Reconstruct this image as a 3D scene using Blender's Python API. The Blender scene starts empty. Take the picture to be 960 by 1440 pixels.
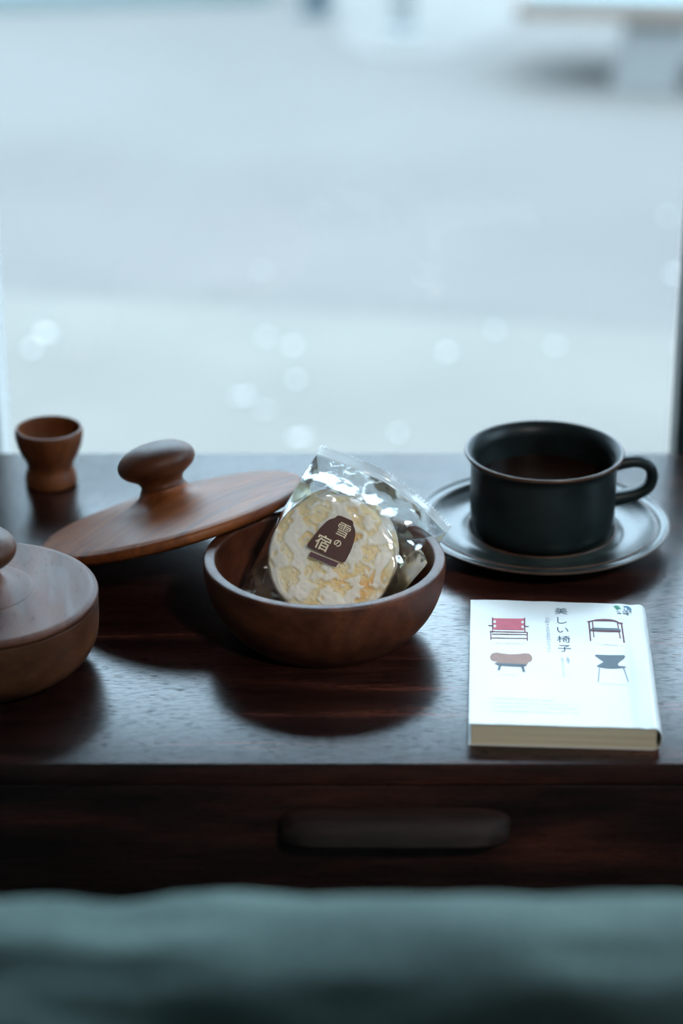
import bpy, bmesh, math, random
from mathutils import Vector, Matrix, noise, Euler
R = math.radians
SC = bpy.context.scene
COL = SC.collection
H = 0.72                                   # height of the table top above the floor

# ------------------------------------------------------------------ camera
CAM_LOC = Vector((0, -1.128, H + 0.65))
PITCH = R(24)
cd = bpy.data.cameras.new('camera')
cam = bpy.data.objects.new('camera', cd)
COL.objects.link(cam)
cam.location = CAM_LOC
cam.rotation_euler = (R(90) - PITCH, 0, 0)
cd.sensor_fit = 'VERTICAL'
cd.sensor_height = 36
cd.sensor_width = 24
cd.lens = 85
cd.clip_start = 0.02
cd.dof.use_dof = True
cd.dof.focus_distance = 1.415
cd.dof.aperture_fstop = 3.6
cd.dof.aperture_blades = 0
SC.camera = cam

# ------------------------------------------------------------------ sky
W = bpy.data.worlds.new('overcast_sky')
SC.world = W
W.use_nodes = True
nt = W.node_tree
bg = nt.nodes['Background']
tc = nt.nodes.new('ShaderNodeTexCoord')
sn = nt.nodes.new('ShaderNodeTexNoise')
sn.inputs['Scale'].default_value = 1.6
sn.inputs['Detail'].default_value = 3
sr = nt.nodes.new('ShaderNodeValToRGB')
sr.color_ramp.elements[0].position = 0.3
sr.color_ramp.elements[0].color = (0.58, 0.80, 1.00, 1)
sr.color_ramp.elements[1].position = 0.72
sr.color_ramp.elements[1].color = (0.66, 0.89, 1.09, 1)
nt.links.new(tc.outputs['Generated'], sn.inputs['Vector'])
nt.links.new(sn.outputs['Fac'], sr.inputs['Fac'])
# overcast sky: brighter towards the zenith (the usual 1 + 2 sin law)
sx_ = nt.nodes.new('ShaderNodeSeparateXYZ')
gr = nt.nodes.new('ShaderNodeMath')
gr.operation = 'MULTIPLY_ADD'
gr.use_clamp = False
gr.inputs[1].default_value = 8.6
gr.inputs[2].default_value = 8.2
nt.links.new(tc.outputs['Generated'], sx_.inputs[0])
nt.links.new(sx_.outputs['Z'], gr.inputs[0])
nt.links.new(sr.outputs['Color'], bg.inputs['Color'])
nt.links.new(gr.outputs[0], bg.inputs['Strength'])

# added fill spot, behind and to the right of the camera, aimed at the chest
ld = bpy.data.lights.new('fill_spot', 'SPOT')
ld.energy = 150
ld.color = (1.0, 0.94, 0.86)
ld.spot_size = R(11.5)
ld.spot_blend = 0.9
ld.shadow_soft_size = 0.16
lo = bpy.data.objects.new('fill_spot', ld)
COL.objects.link(lo)
lo.location = (.9, -1.7, 2.4)
lo.rotation_euler = (Vector((.055, .15, H)) - Vector((.9, -1.7, 2.4))).to_track_quat('-Z', 'Y').to_euler()

SC.view_settings.view_transform = 'Standard'
SC.view_settings.look = 'None'
SC.view_settings.gamma = 1
SC.view_settings.use_curve_mapping = False
SC.view_settings.exposure = 0.0
SC.cycles.transparent_max_bounces = 24
SC.cycles.max_bounces = 10
SC.cycles.sample_clamp_indirect = 6

# ------------------------------------------------------------------ helpers
FPX = 3400.0
FW = Vector((0, math.cos(PITCH), -math.sin(PITCH)))
UP = Vector((0, math.sin(PITCH), math.cos(PITCH)))


def ray(u, v):
    return FW + Vector((1, 0, 0)) * ((u - 480) / FPX) - UP * ((v - 720) / FPX)


def at(u, v, z):
    """the point of the horizontal plane at height z that the photograph shows at (u, v)"""
    d = ray(u, v)
    return CAM_LOC + d * ((z - CAM_LOC.z) / d.z)


def mesh_obj(name, bm, mat, parent=None, smooth=None, mw=None):
    me = bpy.data.meshes.new(name)
    bm.normal_update()
    bm.to_mesh(me)
    bm.free()
    return link_mesh(name, me, mat, parent, smooth)


def link_mesh(name, me, mat, parent=None, smooth=None):
    if mat:
        for m in (mat if isinstance(mat, (list, tuple)) else [mat]):
            me.materials.append(m)
    if smooth is not None:
        for p in me.polygons:
            p.use_smooth = True
        me.set_sharp_from_angle(angle=R(smooth))
    o = bpy.data.objects.new(name, me)
    COL.objects.link(o)
    if parent:
        o.parent = parent
    return o


def thing(name, label, cat, loc=(0, 0, 0), rot=(0, 0, 0), group=None):
    o = bpy.data.objects.new(name, None)
    COL.objects.link(o)
    o.location = loc
    o.rotation_euler = rot
    o.empty_display_size = 0.02
    return tag(o, label, cat, group)


def tag(o, label, cat, group=None):
    o['label'] = label
    o['category'] = cat
    if group:
        o['group'] = group
    return o


def struct(o, label=None):
    o['kind'] = 'structure'
    if label:
        o['label'] = label
    return o


def box(bm, x0, x1, y0, y1, z0, z1, bev=0):
    r = bmesh.ops.create_cube(bm, size=1)
    for v in r['verts']:
        v.co = Vector((x0 + (v.co.x + .5) * (x1 - x0), y0 + (v.co.y + .5) * (y1 - y0), z0 + (v.co.z + .5) * (z1 - z0)))
    if bev:
        es = set()
        for v in r['verts']:
            es.update(v.link_edges)
        bmesh.ops.bevel(bm, geom=list(es), offset=bev, segments=2, affect='EDGES', profile=.6)


def bx(*a, bev=0):
    bm = bmesh.new()
    box(bm, *a, bev=bev)
    return bm


def spline(pts, n=6):
    """Catmull-Rom through 2-D or 3-D points"""
    P = [Vector(p) for p in pts]
    P = [P[0] * 2 - P[1]] + P + [P[-1] * 2 - P[-2]]
    out = []
    for i in range(1, len(P) - 2):
        a, b, c, d = P[i - 1:i + 3]
        for k in range(n):
            t = k / n
            out.append(.5 * ((2 * b) + (c - a) * t + (2 * a - 5 * b + 4 * c - d) * t * t + (3 * b - a - 3 * c + d) * t ** 3))
    out.append(P[-2])
    return out


def lathe(prof, seg=96, squash=1.0):
    """revolve (r, z) pairs about z; a radius of 0 closes on a pole"""
    bm = bmesh.new()
    rings = []
    for r, z in prof:
        if r < 1e-6:
            rings.append([bm.verts.new((0, 0, z))])
        else:
            rings.append([bm.verts.new((r * math.cos(2 * math.pi * k / seg), squash * r * math.sin(2 * math.pi * k / seg), z)) for k in range(seg)])
    for a, b in zip(rings, rings[1:]):
        for k in range(seg):
            j = (k + 1) % seg
            if len(a) == 1 and len(b) == 1:
                continue
            if len(a) == 1:
                bm.faces.new((a[0], b[j], b[k]))
            elif len(b) == 1:
                bm.faces.new((a[k], a[j], b[0]))
            else:
                bm.faces.new((a[k], a[j], b[j], b[k]))
    bmesh.ops.recalc_face_normals(bm, faces=bm.faces)
    return bm


def sweep(path, ring_fn):
    """closed rings along a 3-D path; ring_fn(i, t) gives 2-D offsets, the y axis is the strap's width"""
    bm = bmesh.new()
    rings = []
    n = len(path)
    for i, p in enumerate(path):
        tan = (path[min(i + 1, n - 1)] - path[max(i - 1, 0)]).normalized()
        side = Vector((0, 1, 0))
        nor = side.cross(tan).normalized()
        rings.append([bm.verts.new(p + nor * a + side * b) for a, b in ring_fn(i / (n - 1))])
    m = len(rings[0])
    for a, b in zip(rings, rings[1:]):
        for k in range(m):
            j = (k + 1) % m
            bm.faces.new((a[k], a[j], b[j], b[k]))
    bm.faces.new(rings[0][::-1])
    bm.faces.new(rings[-1])
    bmesh.ops.recalc_face_normals(bm, faces=bm.faces)
    return bm


def plate(bm, pts, z0, z1, fr=None):
    """a flat polygon with thickness, pts in the xy plane; fr maps the local points on"""
    fr = fr or (lambda p: p)
    lo_ = [bm.verts.new(fr(Vector((x, y, z0)))) for x, y in pts]
    hi_ = [bm.verts.new(fr(Vector((x, y, z1)))) for x, y in pts]
    f = bm.faces.new(hi_)
    g = bm.faces.new(lo_[::-1])
    n = len(pts)
    for k in range(n):
        j = (k + 1) % n
        bm.faces.new((lo_[k], lo_[j], hi_[j], hi_[k]))
    bmesh.ops.triangulate(bm, faces=[f, g])


# ------------------------------------------------------------------ materials
def new_mat(name):
    m = bpy.data.materials.new(name)
    m.use_nodes = True
    t = m.node_tree
    return m, t, t.nodes['Principled BSDF']


def N(t, typ, **kw):
    n = t.nodes.new(typ)
    for k, v in kw.items():
        if k in n.inputs:
            n.inputs[k].default_value = v
        else:
            setattr(n, k, v)
    return n


def ramp(t, src, stops):
    r = t.nodes.new('ShaderNodeValToRGB')
    e = r.color_ramp.elements
    while len(e) < len(stops):
        e.new(0.5)
    for el, (p, c) in zip(e, stops):
        el.position = p
        el.color = (c, c, c, 1) if isinstance(c, (int, float)) else (*c, 1)
    t.links.new(src, r.inputs['Fac'])
    return r.outputs['Color']


def coords(t, scale, rot=(0, 0, 0), kind='Object'):
    c = t.nodes.new('ShaderNodeTexCoord')
    m = t.nodes.new('ShaderNodeMapping')
    m.inputs['Scale'].default_value = scale
    m.inputs['Rotation'].default_value = rot
    t.links.new(c.outputs[kind], m.inputs['Vector'])
    return m.outputs['Vector']


def noise_tex(t, vec, scale=1.0, detail=3.0, rough=.5, dist=0.0):
    n = N(t, 'ShaderNodeTexNoise', Scale=scale, Detail=detail, Roughness=rough, Distortion=dist)
    t.links.new(vec, n.inputs['Vector'])
    return n.outputs['Fac']


def bump(t, b, src, strength, dist):
    n = N(t, 'ShaderNodeBump', Strength=strength, Distance=dist)
    t.links.new(src, n.inputs['Height'])
    t.links.new(n.outputs['Normal'], b.inputs['Normal'])


def mixc(t, fac, a, b):
    m = t.nodes.new('ShaderNodeMix')
    m.data_type = 'RGBA'
    for i, s in ((0, fac), (6, a), (7, b)):
        if isinstance(s, (int, float)):
            m.inputs[i].default_value = s
        elif isinstance(s, tuple):
            m.inputs[i].default_value = (*s, 1)
        else:
            t.links.new(s, m.inputs[i])
    return m.outputs[2]


def plain(name, col, rough=.5, spec=.5, var=.12, scale=30, bmp=0, bdist=.001, metal=0, kind='Object'):
    m, t, b = new_mat(name)
    n = noise_tex(t, coords(t, (scale,) * 3, kind=kind), 1, 4)
    c = ramp(t, n, [(.3, tuple(x * (1 - var) for x in col)), (.7, tuple(x * (1 + var) for x in col))])
    t.links.new(c, b.inputs['Base Color'])
    b.inputs['Roughness'].default_value = rough
    b.inputs['Specular IOR Level'].default_value = spec
    b.inputs['Metallic'].default_value = metal
    if bmp:
        bump(t, b, n, bmp, bdist)
    return m


def wood(name, dark, mid, light, grain=(14, 110, 60), rot=(0, 0, 0), rough=.48, pore=.5, spec=.36):
    """turned or sawn wood: broad figure, fine streaks along the grain and short dark pores"""
    m, t, b = new_mat(name)
    v = coords(t, grain, rot)
    broad = noise_tex(t, v, .55, 3, .5, 1.2)
    fine = noise_tex(t, v, 2.6, 5, .6, .3)
    pv = coords(t, (grain[0] * 9, grain[1] * 15, grain[2] * 15), rot)
    pn = noise_tex(t, pv, 1, 2, .5)
    base = ramp(t, broad, [(.32, dark), (.5, mid), (.68, light)])
    fr = ramp(t, fine, [(.35, .62), (.62, 1.0)])
    mul = t.nodes.new('ShaderNodeMix')
    mul.data_type = 'RGBA'
    mul.blend_type = 'MULTIPLY'
    mul.inputs[0].default_value = .8
    t.links.new(base, mul.inputs[6])
    t.links.new(fr, mul.inputs[7])
    pm = ramp(t, pn, [(.30, .6), (.40, 0.0)])
    col = mixc(t, pm, mul.outputs[2], tuple(c * .8 for c in dark))
    t.links.new(col, b.inputs['Base Color'])
    sp = mixc(t, pm, (spec,) * 3, (spec * (1 - pore),) * 3)
    t.links.new(sp, b.inputs['Specular IOR Level'])
    rr = ramp(t, fine, [(.3, rough * .9), (.7, rough * 1.12)])
    t.links.new(rr, b.inputs['Roughness'])
    inv = ramp(t, pn, [(.30, 0.0), (.42, 1.0)])
    bump(t, b, inv, .12, .0001)
    return m


TEAK = wood('teak', (.15, .038, .009), (.27, .076, .019), (.36, .112, .030), rough=.47, pore=.35)
TEAK_BOX = wood('teak_box', (.07, .022, .009), (.13, .040, .015), (.18, .060, .022), grain=(40, 12, 90), rot=(R(15), R(25), R(20)), rough=.46)
TEAK_DARK = wood('teak_bowl', (.055, .016, .008), (.098, .029, .013), (.145, .045, .020), grain=(60, 14, 60), rot=(R(20), R(35), R(50)), rough=.46)
TEAK_TOP = wood('teak_lid', (.10, .032, .017), (.17, .057, .030), (.23, .082, .044), grain=(45, 9, 30), rot=(0, 0, R(-35)), rough=.52, pore=.5)
TEAK_EGG = wood('teak_cup', (.17, .048, .017), (.26, .082, .028), (.33, .115, .042), grain=(70, 70, 12), rough=.46)


def rosewood(name, rough, spec, grain, dark, mid, red, pores=1.0):
    m, t, b = new_mat(name)
    v = coords(t, grain)
    broad = noise_tex(t, coords(t, (grain[0] * .8, grain[1] * .5, grain[2] * .5)), 1.0, 5, .6, .3)
    streak = noise_tex(t, v, 4.5, 5, .6, .2)
    base = ramp(t, broad, [(.36, dark), (.52, mid), (.68, red)])
    sm = ramp(t, streak, [(.34, .45), (.60, 1.0)])
    mul = t.nodes.new('ShaderNodeMix')
    mul.data_type = 'RGBA'
    mul.blend_type = 'MULTIPLY'
    mul.inputs[0].default_value = .9
    t.links.new(base, mul.inputs[6])
    t.links.new(sm, mul.inputs[7])
    pv = coords(t, (grain[0] * 21, grain[1] * 19, grain[2] * 19))
    pn = noise_tex(t, pv, 1.3, 2, .5, .1)
    pm = ramp(t, pn, [(.37, pores), (.43, 0.0)])
    col = mixc(t, pm, mul.outputs[2], (.006, .003, .003))
    t.links.new(col, b.inputs['Base Color'])
    sp = mixc(t, pm, (spec,) * 3, (spec * .15,) * 3)
    t.links.new(sp, b.inputs['Specular IOR Level'])
    rr = ramp(t, streak, [(.3, rough * .94), (.7, rough * 1.06)])
    t.links.new(rr, b.inputs['Roughness'])
    inv = ramp(t, pn, [(.33, 0.0), (.43, 1.0)])
    mx = t.nodes.new('ShaderNodeMath')
    mx.operation = 'MULTIPLY_ADD'
    mx.inputs[1].default_value = .35
    t.links.new(streak, mx.inputs[0])
    t.links.new(inv, mx.inputs[2])
    bump(t, b, mx.outputs[0], .07, .0001)
    return m


ROSE_TOP = rosewood('rosewood_top', .24, .56, (5, 75, 75), (.011, .004, .0035), (.034, .012, .009), (.110, .032, .021))
ROSE_FRONT = rosewood('rosewood_front', .38, .3, (7, 60, 75), (.009, .004, .0035), (.028, .011, .009), (.075, .022, .015), .35)
ROSE_PULL = rosewood('rosewood_pull', .6, .25, (6, 90, 90), (.016, .009, .008), (.032, .017, .014), (.05, .024, .019), .2)

GLAZE = plain('dark_stoneware_glaze', (.011, .018, .019), .40, .35, .35, 60, .05, .0004)
GLAZE_SAUCER = plain('dark_saucer_glaze', (.022, .032, .030), .27, .36, .4, 45, .10, .0005)
GLAZE_RIM = plain('brown_rim_glaze', (.075, .036, .022), .36, .5, .4, 80)


def coffee_mat():
    m, t, b = new_mat('black_coffee')
    n = noise_tex(t, coords(t, (20,) * 3), 1, 2)
    c = ramp(t, n, [(.3, (.012, .005, .003)), (.7, (.018, .007, .004))])
    t.links.new(c, b.inputs['Base Color'])
    b.inputs['Roughness'].default_value = .06
    b.inputs['IOR'].default_value = 1.33
    return m


COFFEE = coffee_mat()
PAPER = plain('book_jacket', (.60, .625, .62), .27, .42, .02, 12, .03, .004)


def pages_mat():
    m, t, b = new_mat('page_edges')
    n = noise_tex(t, coords(t, (6, 6, 2200)), 1, 3)
    c = ramp(t, n, [(.3, (.46, .40, .29)), (.7, (.66, .59, .45))])
    t.links.new(c, b.inputs['Base Color'])
    b.inputs['Roughness'].default_value = .8
    bump(t, b, n, .3, .0003)
    return m


PAGES = pages_mat()


def ink(name, col):
    return plain(name, col, .55, .15, .05, 200)


INK_DARK = ink('ink_slate', (.06, .12, .17))
INK_PALE = ink('ink_pale_grey', (.24, .31, .36))
INK_RED = ink('ink_rose_red', (.62, .13, .19))
INK_PLUM = ink('ink_plum', (.17, .055, .085))
INK_GREY = ink('ink_grey_blue', (.13, .18, .22))
INK_BROWN = ink('ink_tan', (.45, .29, .25))
INK_GREEN = ink('ink_green', (.10, .42, .29))
INK_BLUE = ink('ink_blue', (.12, .30, .48))


def film_mat(name, gain, add, rough, haze):
    """thin clear plastic: what is not reflected passes straight through"""
    m, t, b = new_mat(name)
    t.nodes.remove(b)
    out = t.nodes['Material Output']
    tr = N(t, 'ShaderNodeBsdfTransparent', Color=(.96, .98, .98, 1))
    gl = N(t, 'ShaderNodeBsdfGlossy', Color=(1, 1, 1, 1), Roughness=rough)
    fr = N(t, 'ShaderNodeFresnel', IOR=1.52)
    n = noise_tex(t, coords(t, (320, 320, 320)), 1, 3)
    bp = N(t, 'ShaderNodeBump', Strength=.18, Distance=.0006)
    t.links.new(n, bp.inputs['Height'])
    t.links.new(bp.outputs['Normal'], gl.inputs['Normal'])
    t.links.new(bp.outputs['Normal'], fr.inputs['Normal'])
    # Fresnel is read for either side of the thin sheet
    ge = t.nodes.new('ShaderNodeNewGeometry')
    ior = t.nodes.new('ShaderNodeMix')
    ior.data_type = 'FLOAT'
    ior.inputs[2].default_value = 1.52
    ior.inputs[3].default_value = 1 / 1.52
    t.links.new(ge.outputs['Backfacing'], ior.inputs[0])
    iv = t.nodes.new('ShaderNodeMath')
    iv.operation = 'MULTIPLY_ADD'
    iv.use_clamp = True
    iv.inputs[1].default_value = gain
    iv.inputs[2].default_value = add
    lw = N(t, 'ShaderNodeLayerWeight', Blend=.34)
    t.links.new(bp.outputs['Normal'], lw.inputs['Normal'])
    t.links.new(lw.outputs['Fresnel'], iv.inputs[0])
    t.nodes.remove(fr)
    t.nodes.remove(ior)
    t.nodes.remove(ge)
    mx = t.nodes.new('ShaderNodeMixShader')
    t.links.new(iv.outputs[0], mx.inputs[0])
    t.links.new(tr.outputs[0], mx.inputs[1])
    t.links.new(gl.outputs[0], mx.inputs[2])
    last = mx
    if haze:
        df = N(t, 'ShaderNodeBsdfTranslucent', Color=(.9, .95, .96, 1))
        dd = N(t, 'ShaderNodeBsdfDiffuse', Color=(.9, .95, .96, 1))
        ad = t.nodes.new('ShaderNodeMixShader')
        ad.inputs[0].default_value = .5
        t.links.new(df.outputs[0], ad.inputs[1])
        t.links.new(dd.outputs[0], ad.inputs[2])
        m2 = t.nodes.new('ShaderNodeMixShader')
        m2.inputs[0].default_value = haze
        t.links.new(mx.outputs[0], m2.inputs[1])
        t.links.new(ad.outputs[0], m2.inputs[2])
        last = m2
    t.links.new(last.outputs[0], out.inputs['Surface'])
    return m


FILM = film_mat('clear_film', 3.4, .02, .12, .012)
FILM_SEAL = film_mat('crimped_film', 2.6, .12, .28, .5)


def pane_mat():
    m, t, b = new_mat('window_glass')
    t.nodes.remove(b)
    tr = N(t, 'ShaderNodeBsdfTransparent', Color=(.97, .99, .99, 1))
    gl = N(t, 'ShaderNodeBsdfGlossy', Roughness=.01)
    lw = N(t, 'ShaderNodeLayerWeight', Blend=.33)
    mx = t.nodes.new('ShaderNodeMixShader')
    t.links.new(lw.outputs['Fresnel'], mx.inputs[0])
    t.links.new(tr.outputs[0], mx.inputs[1])
    t.links.new(gl.outputs[0], mx.inputs[2])
    t.links.new(mx.outputs[0], t.nodes['Material Output'].inputs['Surface'])
    return m


PANE = pane_mat()


def cracker_mat():
    m, t, b = new_mat('iced_rice_cracker')
    a = N(t, 'ShaderNodeAttribute', attribute_name='icing')
    toast = noise_tex(t, coords(t, (55, 55, 55)), 1, 4, .6)
    base = ramp(t, toast, [(.44, (.93, .86, .66)), (.58, (.91, .77, .47)), (.72, (.87, .52, .17))])
    sug = noise_tex(t, coords(t, (900,) * 3), 1, 2)
    ice = ramp(t, sug, [(.3, (.91, .93, .93)), (.7, (.95, .97, .97))])
    c = mixc(t, a.outputs['Fac'], base, ice)
    t.links.new(c, b.inputs['Base Color'])
    b.inputs['Roughness'].default_value = .38
    b.inputs['Subsurface Weight'].default_value = .35
    b.inputs['Subsurface Radius'].default_value = (.006, .005, .004)
    b.inputs['Subsurface Scale'].default_value = 1.0
    bump(t, b, sug, .06, .0002)
    return m


CRACKER = cracker_mat()
CHOCO = plain('label_brown', (.075, .028, .024), .4, .4, .12, 90)
PLUM = plain('label_plum', (.10, .045, .060), .4, .4, .12, 90)
CREAM = plain('label_cream', (.80, .72, .54), .4, .4, .08, 120)

def fabric_mat():
    m, t, b = new_mat('sofa_fabric')
    v = coords(t, (420, 420, 420))
    weave = noise_tex(t, v, 1, 2)
    big = noise_tex(t, coords(t, (9, 9, 9)), 1, 4)
    c1 = ramp(t, weave, [(.3, (.105, .145, .128)), (.7, (.205, .275, .245))])
    c2 = ramp(t, big, [(.3, .7), (.7, 1.1)])
    mul = t.nodes.new('ShaderNodeMix')
    mul.data_type = 'RGBA'
    mul.blend_type = 'MULTIPLY'
    mul.inputs[0].default_value = 1
    t.links.new(c1, mul.inputs[6])
    t.links.new(c2, mul.inputs[7])
    t.links.new(mul.outputs[2], b.inputs['Base Color'])
    b.inputs['Roughness'].default_value = .95
    b.inputs['Specular IOR Level'].default_value = .15
    bump(t, b, weave, .6, .001)
    return m


FABRIC = fabric_mat()
BUTTON = plain('button_cloth', (.02, .03, .032), .8, .2, .15, 80)
WALL = plain('wall_plaster', (.07, .07, .07), .9, .2, .06, 3, .1, .003)
OUTWALL = plain('outer_plaster', (.55, .57, .58), .9, .2, .06, 3)
CEIL = plain('ceiling_paint', (.10, .10, .10), .9, .2, .05, 3)
FLOOR = wood('floor_oak', (.05, .03, .02), (.08, .05, .03), (.12, .075, .045), grain=(20, 3, 20), rough=.5)
WHITE_FRAME = plain('white_frame_paint', (.30, .285, .27), .5, .4, .03, 12)
DARK_FRAME = plain('dark_frame_metal', (.055, .075, .08), .4, .5, .1, 20)
ASPHALT = plain('asphalt', (.068, .059, .0525), .9, .2, .16, .6, .2, .004)
PAVING = plain('pale_paving', (.079, .068, .0575), .85, .25, .10, 1.8, .2, .004)
KERB = plain('kerb_stone', (.063, .055, .048), .85, .25, .10, 8)
CONCRETE = plain('pale_concrete', (.082, .072, .064), .85, .25, .08, 5)
PALE_LEG = plain('bench_leg_concrete', (.125, .118, .112), .8, .3, .05, 5)
PALE_BLUE = plain('pale_blue_paint', (.095, .115, .115), .7, .3, .05, 4)
PALE_POLE = plain('pale_pole_paint', (.13, .125, .12), .5, .4, .05, 10)
BLACK_POST = plain('black_post_paint', (.02, .03, .035), .5, .4, .1, 10)
PLANK = plain('bench_plank', (.11, .078, .06), .6, .4, .15, 14)
LEAF = plain('pale_leaf', (.50, .47, .44), .5, .5, .05, 60)
FACADE = plain('facade_render', (.50, .50, .49), .9, .2, .08, 1)
SLATE = plain('roof_slate', (.10, .10, .11), .8, .3, .1, 2)
DARK_GLASS = plain('facade_glass', (.02, .03, .035), .08, .5, .1, 2)
PLINTH = plain('dark_plinth', (.016, .008, .006), .6, .2, .1, 20)

# ------------------------------------------------------------------ the setting
X0, X1, Y0, YW, CH = -1.9, 1.62, -2.6, 0.455, 2.6
WX0, WX1, WZ1 = -1.55, 1.4, 2.35          # the glazed front
struct(mesh_obj('floor', bx(X0, X1, Y0, YW + .15, -.12, 0), FLOOR))
struct(mesh_obj('ceiling', bx(X0, X1, Y0, YW + .15, CH, CH + .12), CEIL))
struct(mesh_obj('wall_left', bx(X0 - .12, X0, Y0 - .12, YW + .15, -.12, CH + .12), WALL))
SY0, SY1, SZ0, SZ1 = -.14, .36, 1.05, 2.35      # opening added in the right-hand wall for fill light
bm = bmesh.new()
box(bm, X1, X1 + .12, Y0 - .12, SY0, -.12, CH + .12)
box(bm, X1, X1 + .12, SY1, YW + .15, -.12, CH + .12)
box(bm, X1, X1 + .12, SY0, SY1, -.12, SZ0)
box(bm, X1, X1 + .12, SY0, SY1, SZ1, CH + .12)
struct(mesh_obj('wall_right', bm, WALL))
struct(mesh_obj('wall_front', bx(X0, X1, Y0 - .12, Y0, -.12, CH + .12), WALL))
bm = bmesh.new()
box(bm, X0, WX0, YW, YW + .15, 0, CH)
box(bm, WX1, X1, YW, YW + .15, 0, CH)
box(bm, WX0, WX1, YW, YW + .15, WZ1, CH)
struct(mesh_obj('wall_back', bm, WALL))


def window(n, x0, x1):
    t = bpy.data.objects.new('window_%d' % n, None)
    COL.objects.link(t)
    t.location = ((x0 + x1) / 2, YW + .05, 0)
    struct(t)
    w = (x1 - x0) / 2
    bm = bmesh.new()
    box(bm, -w, w, -.003, .003, .03, WZ1 - .03)
    mesh_obj('pane', bm, PANE, t)
    mesh_obj('sill', bx(-w, w, -.04, .06, 0, .03, bev=.003), DARK_FRAME, t)
    mesh_obj('head_rail', bx(-w, w, -.03, .03, WZ1 - .03, WZ1, bev=.003), DARK_FRAME, t)
    return t


LX = -.2490                                # faces of the two mullions that the photo shows
RX = .2370
window(1, WX0, LX - .055)
window(2, LX, RX)
window(3, RX + .022, WX1)
struct(mesh_obj('trim_1', bx(LX - .055, LX, YW + .005, YW + .105, 0, WZ1, bev=.002), WHITE_FRAME))
struct(mesh_obj('trim_2', bx(RX, RX + .022, YW, YW + .035, 0, WZ1, bev=.002), DARK_FRAME))

w4 = bpy.data.objects.new('window_4', None)  # unseen side window, added to lift the shadows from the right
COL.objects.link(w4)
w4.location = (X1 + .06, (SY0 + SY1) / 2, SZ0)
struct(w4)
hw_ = (SY1 - SY0) / 2
mesh_obj('pane', bx(-.003, .003, -hw_ + .03, hw_ - .03, .03, SZ1 - SZ0 - .03), PANE, w4)
for nm_, a_ in (('frame_side', (-.03, .03, -hw_, -hw_ + .03, 0, SZ1 - SZ0)), ('frame_side', (-.03, .03, hw_ - .03, hw_, 0, SZ1 - SZ0)),
                ('sill', (-.05, .05, -hw_, hw_, 0, .03)), ('head_rail', (-.03, .03, -hw_, hw_, SZ1 - SZ0 - .03, SZ1 - SZ0))):
    mesh_obj(nm_, bx(*a_, bev=.002), DARK_FRAME, w4)

# street outside: paving up to a slanting kerb line, then asphalt
ka, kb = at(20, 413, 0), at(950, 468, 0)
kd = (kb - ka).normalized()
A_, B_ = ka - kd * 9, ka + kd * 9
nrm = Vector((-kd.y, kd.x, 0))
bm = bmesh.new()
plate(bm, [(-9, YW + .15), (X1 + .12, YW + .15), (X1 + .12, -7), (9, -7), (B_.x, B_.y), (A_.x, A_.y)], -.10, 0)
struct(mesh_obj('pavement', bm, PAVING))
bm = bmesh.new()
c_, d_ = A_ + nrm * .10, B_ + nrm * .10
plate(bm, [(A_.x, A_.y), (B_.x, B_.y), (d_.x, d_.y), (c_.x, c_.y)], -.12, -.004)
struct(mesh_obj('kerb', bm, KERB))
bm = bmesh.new()
plate(bm, [(c_.x, c_.y), (d_.x, d_.y), (20, 26), (-20, 26)], -.14, -.012)
struct(mesh_obj('street', bm, ASPHALT))

G = -.012
p = [at(-60, 15, G), at(375, 3, G)]
e = (p[1] - p[0]).normalized()
q = [p[0] - e * 4, p[1]]
bm = bmesh.new()
plate(bm, [(q[0].x, q[0].y), (q[1].x, q[1].y), (q[1].x + .1, q[1].y + .5), (q[0].x + .1, q[0].y + .5)], G, G + .05)
tag(mesh_obj('road_edge_block', bm, PALE_BLUE), 'long pale blue edging block lying along the far side of the street', 'edging')

pts = [(470, 22), (476, 52), (500, 76), (560, 84), (620, 82), (680, 64), (735, 32), (760, -30), (470, -30)]
bm = bmesh.new()
ap = [at(u, v, G) for u, v in pts]
plate(bm, [(a.x, a.y) for a in ap], G, G + .004)
tag(mesh_obj('concrete_apron', bm, CONCRETE), 'pale rounded concrete apron set in the asphalt under the white pole', 'paving')


def post(name, u, v, r, h, mat, label, cat):
    b = at(u, v, G)
    o = mesh_obj(name, lathe([(0, 0), (r * 1.5, 0), (r * 1.5, .012), (r, .02), (r, h - .01), (r * .8, h), (0, h)], 32), mat, None, 35)
    o.location = (b.x, b.y, b.z)
    return tag(o, label, cat)


post('bollard', 445, 18, .036, .8, BLACK_POST, 'thin black bollard at the far edge of the street', 'bollard')
o = post('street_pole', 565, 52, .034, 2.2, PALE_POLE, 'pale street pole standing on the concrete apron', 'pole')
o.location.z = G + .004

# low bench at the right of the street
b0 = at(905, 128, G)
bench = thing('street_bench', 'low wooden plank bench on pale slab legs across the street', 'bench', (b0.x, b0.y, G), (0, 0, R(-6)))
bm = bmesh.new()
plate(bm, [(-.075, 0), (.075, 0), (.105, .165), (-.045, .165)], 0, .01)
for v in bm.verts:
    v.co = Vector((v.co.x, v.co.z * 9, v.co.y))
mesh_obj('leg', bm, PALE_LEG, bench)
o2 = bench.children[0].copy()
COL.objects.link(o2)
o2.parent = bench
o2.location.x = .95
mesh_obj('seat_plank', bx(-.30, 1.4, -.03, .36, .165, .205, bev=.004), PLANK, bench)
mesh_obj('seat_cover', bx(-.28, 1.38, -.02, .34, .205, .217, bev=.003), PALE_BLUE, bench)

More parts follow.
